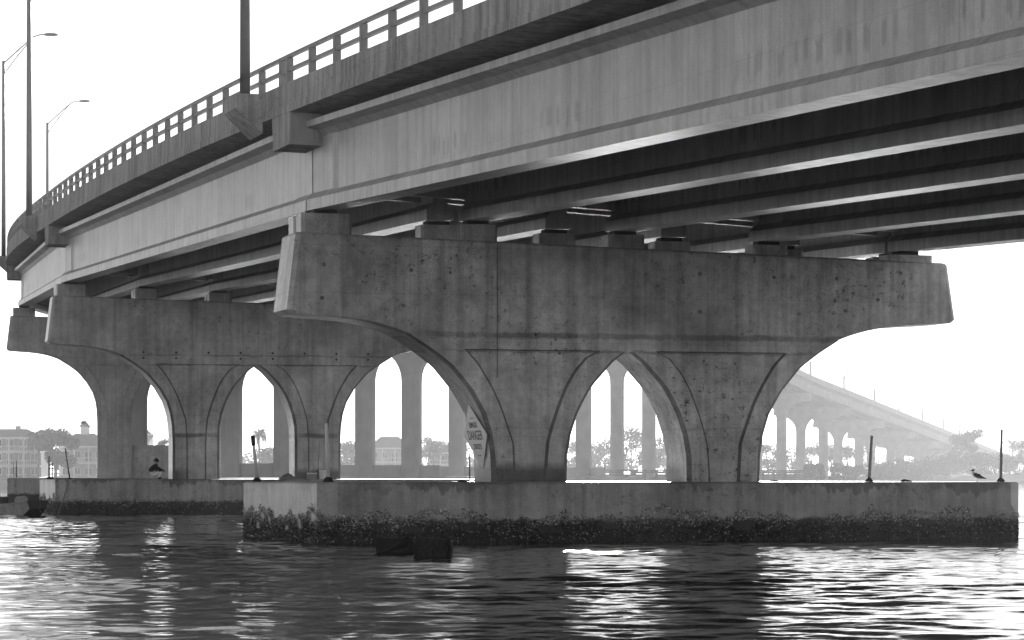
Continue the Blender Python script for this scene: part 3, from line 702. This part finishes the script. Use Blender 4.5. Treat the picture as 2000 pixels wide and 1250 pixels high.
# ------------------------------------------------------------------ gulls
def gull(loc, rz, lab, k=1.0, head_dark=True):
    root = empty('gull', loc, rz, lab, 'gull'); root.scale = (k, k, k)
    b = MB(); rings = []
    for x, z, r in ((0.135, 0.19, .010), (0.125, 0.185, .042), (0.09, 0.17, .066), (0.02, 0.15, .074), (-0.06, 0.125, .056), (-0.13, 0.10, .026), (-0.16, 0.09, .008)):
        rings.append([Vector((x + 0.3 * r * math.sin(t), r * 0.85 * math.cos(t), z + r * math.sin(t))) for t in np.linspace(0, 2 * math.pi, 13)[:-1]])
    b.loft(rings).build('body', M_FEATHW, root, smooth=True)
    MB().tube([(0.085, 0, 0.19), (0.105, 0, 0.235), (0.11, 0, 0.275)], [0.048, 0.034, 0.028], 10).build('neck', M_FEATHW, root, smooth=True)
    h = MB(); rings = []
    for x, r in ((0.072, .004), (0.08, .022), (0.10, .034), (0.122, .032), (0.142, .018), (0.15, .004)):
        rings.append([Vector((x, r * 0.85 * math.cos(t), 0.292 - (x - 0.1) * 0.15 + r * math.sin(t))) for t in np.linspace(0, 2 * math.pi, 13)[:-1]])
    h.loft(rings).build('head', M_FEATH if head_dark else M_FEATHW, root, smooth=True)
    MB().tube([(0.142, 0, 0.284), (0.178, 0, 0.276), (0.192, 0, 0.266)], [0.012, 0.009, 0.002], 6).build('bill', M_FEATH, root)
    for s in (-1, 1):
        w = MB(); rings = []
        for x, z, hgt, y in ((0.10, 0.185, .02, .05), (0.05, 0.17, .055, .066), (-0.04, 0.145, .055, .058), (-0.12, 0.108, .028, .032), (-0.23, 0.075, .004, .008)):
            rings.append([Vector((x, s * (y + d), z + e * hgt)) for d, e in ((0.004, -1), (0.014, 0), (0.004, 1), (-0.01, 0))])
        w.loft(rings).build('wing', M_FEATH, root, smooth=True)
        MB().tube([(-0.005, s * 0.025, 0.12), (0.0, s * 0.025, 0.06), (-0.01, s * 0.025, 0.005), (0.03, s * 0.025, 0.004)], 0.005, 5).build('leg', M_GREYP, root)
    MB().loft([[Vector((-0.12, y, 0.115 + z)) for y, z in ((-.02, -.006), (.02, -.006), (.02, .006), (-.02, .006))], [Vector((-0.235, y, 0.07 + z)) for y, z in ((-.03, -.003), (.03, -.003), (.03, .003), (-.03, .003))]]).build('tail', M_FEATH, root)
gull(on_pier(2, foot_xy(2, 1909, -3.5), -3.5, 1.5), math.radians(176), 'dark-headed gull standing on the near footing next to the end post', 1.05)
def flying_bird(px, py, Y):
    p = W(px, py, Y); root = empty('flying_bird', p, 0.4, 'small bird flying above the cupola house on the far shore', 'bird')
    MB().tube([(-0.5, 0, 0), (-0.2, 0, 0), (0.25, 0, 0.02), (0.5, 0, 0.03)], [0.02, 0.12, 0.13, 0.02], 8).build('body', M_FEATH, root)
    for s in (-1, 1): MB().loft([[Vector((x + 0.1, s * y, z + d)) for x, d in ((-0.15, 0), (0.15, 0), (0.15, 0.02), (-0.15, 0.02))] for y, z in ((0.05, 0.03), (0.5, 0.25), (0.95, 0.16))]).build('wing', M_FEATH, root)
flying_bird(162, 826, 420)

# ------------------------------------------------------------------ flat-bottomed boat moored at the second footing
def boat():
    Y = 126.0; p = Vector(((60 - CX) / F_PX * Y, Y, 0.0)); d = Vector((0.74, -0.67, 0)); rz = math.atan2(d.y, d.x)
    root = empty('jon_boat', p, rz, 'flat-bottomed jon boat moored at the end of the second footing', 'boat')
    st = [(-3.6, 0.58, 0.45, 0.0, 0.44), (-2.0, 0.60, 0.47, -0.03, 0.44), (-0.6, 0.60, 0.46, -0.02, 0.50), (0.05, 0.58, 0.44, 0.03, 0.56), (0.42, 0.54, 0.40, 0.30, 0.62)]
    def outer(s): x, wt, wb, zb, zt = s; return [Vector((x, -wt, zt)), Vector((x, -wb, zb)), Vector((x, wb, zb)), Vector((x, wt, zt))]
    def inner(s): x, wt, wb, zb, zt = s; return [Vector((x, wt - 0.04, zt)), Vector((x, wb - 0.03, zb + 0.05)), Vector((x, -wb + 0.03, zb + 0.05)), Vector((x, -wt + 0.04, zt))]
    MB().loft([outer(s) + inner(s) for s in st]).build('hull', M_ALU, root)
    x, wt, wb, zb, zt = st[-1]
    def bowsec(k): return [[Vector((xx + k, sg * ww, zz)) for sg in (-1, 1)] for xx, ww, zz in ((0.03, 0.47, 0.0), (0.42, 0.42, 0.30), (0.43, 0.55, 0.64))]
    A_, B_ = bowsec(0.02), bowsec(0.05)
    bp_ = MB()
    for q in range(2): bp_.loft([[A_[q][0], A_[q][1], A_[q + 1][1], A_[q + 1][0]], [B_[q][0], B_[q][1], B_[q + 1][1], B_[q + 1][0]]])
    bp_.build('bow_plate', M_HULL, root)
    MB().bar((-3.6, 0, 0.42), (-3.6, 0.001, 0.05), 1.1, 0.05, up=(1, 0, 0)).build('transom', M_ALU, root)
    for xx in (-2.6, -1.2): MB().box((xx, 0, 0.33), (0.16, 0.54, 0.03)).build('thwart', M_ALU, root)
    for s in (-1, 1): MB().tube([(q[0], s * (q[1] + 0.01), q[4]) for q in st], 0.025, 6).build('gunwale', M_ALU, root)
    MB().tube([(0.47, 0.1, 0.56), (0.50, 0.12, 0.40), (0.46, 0.05, 0.30), (0.48, 0.14, 0.18), (0.55, 0.25, 0.02)], 0.014, 6).build('bow_rope', M_ROPE, root)
    seat = empty('boat_chair', root.matrix_world @ Vector((0, 0, 0)), 0); bpy.data.objects.remove(seat)
    Mx = Matrix.Translation(p) @ Matrix.Rotation(rz, 4, 'Z')
    q = Mx @ Vector((-0.75, 0.12, 0.36)); s = empty('boat_seat', q, -1.9, 'pale rounded seat back standing in the moored boat', 'seat')
    pts = [(-0.30, 0), (0.30, 0), (0.30, 0.24), (0.26, 0.34), (0.16, 0.40), (-0.16, 0.40), (-0.26, 0.34), (-0.30, 0.24)]
    MB().prism(pts, lambda v: Vector((0.03, v[0], v[1] + 0.06)), lambda v: Vector((-0.05, v[0], v[1] + 0.06))).build('backrest', M_GREYP, s)
    MB().box((0.2, 0, 0.03), (0.22, 0.24, 0.03)).build('cushion', M_GREYP, s)
    q = Mx @ Vector((-1.5, -0.25, 0.36)); s = empty('bait_basket', q, rz, 'dark round basket in the moored boat behind the seat', 'basket')
    MB().loft([[Vector((r * math.cos(t), r * math.sin(t), z)) for t in np.linspace(0, 2 * math.pi, 17)[:-1]] for r, z in ((0.19, 0), (0.22, 0.2), (0.23, 0.42), (0.2, 0.42), (0.18, 0.05))]).build('basket_body', M_INK, s)
    MB().tube([(0.23 * math.cos(t), 0.23 * math.sin(t), 0.42) for t in np.linspace(0, 2 * math.pi, 17)], 0.018, 6).build('basket_rim', M_GREYP, s)
boat()

# ------------------------------------------------------------------ far shore
def shore():
    line = [(-600, 500), (-200, 505), (-80, 525), (-30, 610), (20, 700), (60, 735), (100, 700), (140, 690), (260, 640), (600, 560)]
    rows = [(0, -0.4), (5, 0.35), (14, 0.9), (60, 1.6), (140, 2.6)]
    V = []; Fc = []; n = 0; dense = []
    for (x0, y0), (x1, y1) in zip(line[:-1], line[1:]):
        for k in range(8): t = k / 8; dense.append((x0 + (x1 - x0) * t, y0 + (y1 - y0) * t))
    dense.append(line[-1]); m = len(dense)
    for off, z in rows:
        for k, (x, y) in enumerate(dense): V.append((x, y + off + 3 * math.sin(0.11 * x), z * (1 + (0.55 if x > 70 else 0)) + 0.15 * math.sin(0.2 * x + off)))
    for x, y in dense: V.append((x, 1285, 2.5))
    for r in range(len(rows)):
        for k in range(m - 1): Fc.append((r * m + k, r * m + k + 1, (r + 1) * m + k + 1, (r + 1) * m + k))
    o = link('far_shore', mesh('far_shore', V, Fc, M_SAND, True)); tag(o, 'pale hazy sandy far shore behind the bridge', 'shore', kind='structure')
shore()

def leaf_cloud(m, c, rad, n, size):
    c = np.array(c); V = []; Fc = []
    d = rng.normal(size=(n, 3)); d /= np.linalg.norm(d, axis=1)[:, None]; r = rng.random(n) ** 0.45
    P_ = c + d * r[:, None] * np.array(rad)
    for p in P_:
        u = Vector(rng.normal(size=3)).normalized(); w = u.orthogonal().normalized(); s = size * (0.6 + 0.8 * rng.random()); p = Vector(p)
        b = len(m.V); m.V += [p - u * s, p + w * s * 0.6, p + u * s, p - w * s * 0.6]; m.F.append((b, b + 1, b + 2, b + 3))
def tree(px, base_z, Y, h, w, lab, n=1500, trunk=0.35, lobes=9, group='trees on the far shore', name='tree', bare=0.35):
    x = (px - CX) / F_PX * Y; root = empty(name, (x, Y, base_z), 0, lab, 'tree', group)
    t = MB(); t.tube([(0, 0, -0.3), (0.1 * w * 0.2, 0, h * 0.3), (0.0, 0, h * 0.62)], [trunk, trunk * 0.7, trunk * 0.3], 7); tips = []
    for k in range(lobes):
        a = 2 * math.pi * k / lobes + rng.random(); rr = w * 0.5 * (0.35 + 0.55 * rng.random()); zz = h * (bare + (0.92 - bare) * rng.random())
        tip = Vector((rr * math.cos(a), rr * math.sin(a), zz)); tips.append(tip)
        t.tube([(0, 0, h * bare * 0.8), tip * 0.5 + Vector((0, 0, h * bare * 0.45)), tip], [trunk * 0.45, trunk * 0.25, trunk * 0.08], 5)
    t.build('trunk', M_BARK, root)
    cr = MB()
    for tip in tips + [Vector((0, 0, h * 0.8))]:
        s = w * (0.16 + 0.12 * rng.random()); leaf_cloud(cr, tip, (s, s, s * 0.75), int(3.0 * n) // (lobes + 1), 0.16 + 0.007 * h)
    cr.build('crown', M_LEAF, root, recalc=False)
def palm(px, base_z, Y, h, lab, R=2.6):
    x = (px - CX) / F_PX * Y; root = empty('palm_tree', (x, Y, base_z), 0, lab, 'palm', 'palms on the far shore')
    MB().tube([(0, 0, -0.3), (0.15, 0, h * 0.5), (0.05, 0, h)], [0.26, 0.2, 0.2], 7).build('trunk', M_BARK, root)
    cr = MB()
    for k in range(34):
        az = rng.random() * 6.28; el = math.radians(-35 + 115 * rng.random()); L_ = R * (0.8 + 0.35 * rng.random()); pts = []
        for q in range(7):
            s = q / 6.0; e = el - s * s * 1.15; rr = L_ * s; pts.append(Vector((0.05 + rr * math.cos(az) * math.cos(e * 0.8), rr * math.sin(az) * math.cos(e * 0.8), h + L_ * s * math.sin(e) + 0.1)))
        for q in range(6):
            a_, b_ = pts[q], pts[q + 1]; dd = (b_ - a_).normalized(); sd = dd.cross(Vector((0, 0, 1))).normalized(); wl_ = 0.55 * R / 2.6 * math.sin(math.pi * (0.15 + 0.85 * (q + 0.5) / 6.6))
            for s in (-1, 1):
                for j in range(2):
                    c_ = a_.lerp(b_, 0.5 * j); e_ = c_ + (sd * s + dd * 0.55 - Vector((0, 0, 0.35))) * wl_
                    b0 = len(cr.V); cr.V += [c_, c_ + dd * 0.26, e_]; cr.F.append((b0, b0 + 1, b0 + 2))
        cr.tube(pts, 0.025, 3, False)
    cr.build('crown', M_PALM, root, recalc=False)

def house(px0, px1, Y, base_z, storeys, sh, roof_h, lab, depth=10.0, wall=None, porch=True, cupola=False, chimney=None, nwin=4, rot=0.0):
    x0, x1 = (px0 - CX) / F_PX * Y, (px1 - CX) / F_PX * Y; w = (x1 - x0) / 2; root = empty('beach_house', ((x0 + x1) / 2, Y, base_z), rot, lab, 'house')
    wall = wall or M_WALLH; H = storeys * sh
    MB().box((0, depth / 2, H / 2 - 0.3), (w, depth / 2, H / 2 + 0.3)).build('wall', wall, root)
    ov = 0.7; rd = depth + (1.8 if porch else 0)
    rf = MB(); y0 = -(1.8 if porch else 0) - ov; y1 = depth + ov; k = min(w * 0.55, (y1 - y0) * 0.45)
    base = [Vector((-w - ov, y0, H)), Vector((w + ov, y0, H)), Vector((w + ov, y1, H)), Vector((-w - ov, y1, H))]
    up_ = [Vector((-w + k, (y0 + y1) / 2 - 0.3, H + roof_h)), Vector((w - k, (y0 + y1) / 2 - 0.3, H + roof_h)), Vector((w - k, (y0 + y1) / 2 + 0.3, H + roof_h)), Vector((-w + k, (y0 + y1) / 2 + 0.3, H + roof_h))]
    rf.loft([[v - Vector((0, 0, 0.25)) for v in base], base, up_]); rfo = rf.build('roof', M_ROOF, root)
    MB().bar((-w - ov, y0 - 0.03, H - 0.14), (w + ov, y0 - 0.03, H - 0.14), 0.06, 0.3).build('fascia', M_TRIM, rfo)
    if chimney is not None: MB().box((chimney, depth * 0.35, H + roof_h * 0.8), (0.45, 0.45, roof_h * 0.55)).build('chimney', M_WALLD, rfo)
    if cupola:
        MB().box((0, (y0 + y1) / 2, H + roof_h + 0.4), (0.8, 0.8, 0.9)).build('cupola', M_TRIM, rfo)
        MB().loft([[Vector((x * r, (y0 + y1) / 2 + y * r, z)) for x, y in ((-1, -1), (1, -1), (1, 1), (-1, 1))] for r, z in ((1.2, H + roof_h + 1.3), (0.05, H + roof_h + 2.4))]).build('cupola_roof', M_ROOF, rfo)
    for s in range(storeys):
        for j in range(nwin):
            xx = -w + (j + 0.5) * 2 * w / nwin; ww = min(0.75, w / nwin * 0.62); tall = (s > 0 and j % 2 == 0)
            hh = 1.0 if tall else 0.65; zc = s * sh + (1.15 if tall else 1.5)
            wd = MB().box((xx, -0.03, zc), (ww, 0.05, hh)).build('window', M_GLASS, root)
            fr = MB()
            for sx in (-1, 0, 1): fr.box((xx + sx * ww, -0.07, zc), (0.05, 0.05, hh + 0.05))
            for sz in (-1, 1): fr.box((xx, -0.075, zc + sz * hh), (ww + 0.05, 0.05, 0.06))
            fr.build('window_frame', M_TRIM, wd)
    if porch:
        for s in range(1, storeys):
            bl = MB().box((0, -0.95, s * sh - 0.12), (w, 0.95, 0.14)).build('balcony', M_TRIM, root)
            rl = MB(); rl.bar((-w, -1.85, s * sh + 0.95), (w, -1.85, s * sh + 0.95), 0.08, 0.08); rl.bar((-w, -1.85, s * sh + 0.15), (w, -1.85, s * sh + 0.15), 0.06, 0.06)
            nb = int(w * 2 / 0.4)
            for j in range(nb + 1): xx = -w + j * 2 * w / nb; rl.bar((xx, -1.85, s * sh), (xx, -1.85, s * sh + 0.95), 0.05, 0.05)
            rl.build('balustrade', M_TRIM, bl)
        npst = max(3, nwin)
        for j in range(npst): xx = -w + 0.12 + j * (2 * w - 0.24) / (npst - 1); MB().box((xx, -1.8, H / 2 - 0.2), (0.13, 0.13, H / 2)).build('porch_post', M_TRIM, root)
    return root
house(-40, 80, 560, 0.9, 3, 2.55, 1.6, 'three-storey balconied house with a chimney on the far shore', 10, M_WALLD, True, False, 0.9, 5)
house(118, 205, 575, 0.9, 2, 3.1, 2.4, 'pale porch house with a cupola beside the broad tree', 9, M_WALLH, True, True, None, 4)
house(245, 290, 590, 0.9, 3, 2.9, 1.4, 'narrow tall house glimpsed between the piers near a palm', 8, M_WALLD, False, False, None, 2)
house(722, 798, 690, 1.4, 2, 3.2, 2.6, 'hip-roofed house with white porch posts framed by the near arch', 10, M_WALLH, True, False, None, 4)
house(838, 905, 700, 1.4, 2, 2.7, 1.8, 'lower house just behind the edge of the danger sign', 10, M_WALLD, True, False, None, 4)
tree(108, 0.9, 552, 9.0, 7.5, 'broad leafy tree between the two houses on the far shore', 2200)
tree(152, 0.8, 640, 9.5, 7.0, 'tree behind the cupola house', 900)
palm(74, 0.9, 545, 7.2, 'palm standing in front of the three-storey house', 2.7)
palm(318, 0.9, 560, 6.0, 'palm seen through the gap beside the third pier', 2.6)
palm(505, 1.0, 600, 8.6, 'tall palm seen through the pointed arch of the second pier', 2.6)
palm(515, 1.0, 640, 5.4, 'low palm behind the tall palm in the second pier arch', 2.0)
palm(846, 1.3, 670, 6.2, 'palm between the far columns left of the danger sign', 2.6)
palm(1977, 2.0, 880, 8.2, 'palm beyond the end post at the picture edge', 3.8)
palm(690, 1.3, 720, 6.6, 'palm half hidden by a far column', 2.4)
tl = [(540, 640, 6.0, 8, 'low round tree right of the tall palm in the second pier arch'), (560, 660, 7, 8, 'tree behind the second pier\'s inner column'), (662, 700, 8.0, 9, 'rounded tree at the start of the wide arch'), (676, 720, 9.0, 9, 'tree next to the first far column in the wide arch'),
      (836, 730, 10.5, 9, 'taller tree between the second and third far columns'), (880, 720, 9.0, 9, 'tree behind the lower house'), (1120, 760, 8.6, 10, 'tree at the edge of the nearest pier\'s pointed arch'), (1150, 780, 9.0, 10, 'tree behind a column in the pointed arch'),
      (1180, 770, 9.5, 10, 'tree between two columns in the pointed arch'), (1232, 740, 12.0, 11, 'tallest rounded tree in the pointed arch'), (1262, 745, 10.5, 10, 'tree sloping away beyond the tallest one in the pointed arch'), (1300, 790, 8, 9, 'tree at the far foot of the pointed arch'),
      (1500, 800, 8.4, 10, 'tree beside the near pier\'s outer arch foot'), (1545, 830, 9.2, 12, 'tree between the first far ramp columns'), (1585, 840, 8.8, 10, 'tree in the second gap of the far ramp columns'), (1622, 850, 9.6, 9, 'tree in the third gap of the far ramp columns'), (1655, 850, 9.4, 10, 'tree in the fourth gap of the far ramp columns'), (1700, 860, 7.8, 12, 'tree in the last low gap under the far ramp')]
for px, Y, h, w, lab in tl: tree(px, 1.2, Y, h, w, lab, 900, 0.3, 8, bare=0.2)
br = [(1722, 655, 3.0, 7, 'bush at the foot of the fourth ramp pier'), (1762, 668, 3.6, 9, 'bush under the lowered end of the ramp'), (1805, 700, 4.8, 11, 'broad bush in front of the ramp end'), (1850, 720, 5.6, 11, 'tall bush under the ragged oak'),
      (1895, 735, 6.2, 11, 'dense bush beside the ragged oak'), (1940, 735, 5.4, 12, 'wide bush near the end post'), (1990, 730, 5.4, 11, 'bush at the picture edge below the palm'), (1670, 640, 2.6, 5, 'small bush between ramp columns'), (1640, 640, 2.8, 5, 'small scrub clump by the second ramp pier'), (1590, 650, 3.0, 5, 'scrub clump by the first ramp pier')]
for px, Y, h, w, lab in br: tree(px, 0.8, Y, h, w, lab, 1500, 0.2, 10, 'bushes below the far ramp', 'bush', 0.12)
tree(1893, 1.6, 745, 11.4, 9.0, 'ragged oak rising above the ramp end', 1500, 0.3, 10)
tree(1868, 1.6, 770, 11.6, 3.2, 'thin ragged tree at the side of the oak', 350, 0.2, 7)
tree(1999, 1.6, 790, 9.5, 6.0, 'dark tree cut by the picture edge', 700, 0.2, 8)
for k, (px, Y, w) in enumerate(((620, 900, 60), (-100, 700, 70), (1050, 930, 60), (1350, 940, 60), (380, 820, 50))):   # far wood
    x = (px - CX) / F_PX * Y; m = MB()
    for j in range(26): leaf_cloud(m, (x + (rng.random() - .5) * w, Y + rng.random() * 12, 2 + 4.5 * rng.random()), (4.0, 4, 2.6), 70, 0.7)
    o = m.build('treeline', M_LEAF, None, recalc=False); tag(o, ['wood far behind the wide arch', 'wood behind the three-storey house', 'wood far behind the nearest pier', 'wood far behind the near pier\'s outer arch', 'wood behind the second pier'][k], 'treeline', kind='stuff')

# timber fender walls of the channel
def fender(px0, px1, Y, zt, bays, lab):
    x0, x1 = (px0 - CX) / F_PX * Y, (px1 - CX) / F_PX * Y; root = empty('timber_fender', ((x0 + x1) / 2, Y, 0), 0, lab, 'fender'); w = x1 - x0
    for k in range(bays + 1): MB().box((-w / 2 + w * k / bays, 0.25, zt / 2 - 0.5), (0.2 + 0.25 * (k % 3 == 0), 0.2, zt / 2 + 0.5)).build('fender_pile', M_WOOD, root)
    for k in range(bays):
        for j in range(4):
            if (k * 7 + j * 3) % 11 == 0: continue
            MB().box((-w / 2 + w * (k + 0.5) / bays, -0.08, 0.75 + j * (zt - 0.9) / 3.2), (w / bays / 2 - 0.03, 0.08, 0.17)).build('plank', M_WOOD, root)
    MB().box((0, 0.0, zt + 0.08), (w / 2, 0.3, 0.1)).build('cap_rail', M_WOOD, root)
fender(1102, 1305, 470, 2.35, 9, 'weathered timber fender wall seen under the pointed arch')
fender(1470, 1594, 545, 2.4, 6, 'weathered timber fender wall beside the far ramp columns')
fender(728, 800, 430, 2.2, 4, 'timber fender wall in front of the hip-roofed house')

# ------------------------------------------------------------------ haze
hz = MB().box((0, 600, 17.5), (660, 730, 20.5)).build('haze', None)
m = bpy.data.materials.new('haze'); m.use_nodes = True; N = m.node_tree.nodes; N.remove(N['Principled BSDF'])
v = N.new('ShaderNodeVolumePrincipled'); v.inputs['Density'].default_value = HAZE_DENSITY; v.inputs['Color'].default_value = grey(0.97); v.inputs['Anisotropy'].default_value = HAZE_G
m.node_tree.links.new(v.outputs[0], N['Material Output'].inputs['Volume']); hz.data.materials.append(m)
tag(hz, 'bright morning haze over the water', 'haze', kind='stuff'); hz.visible_shadow = True
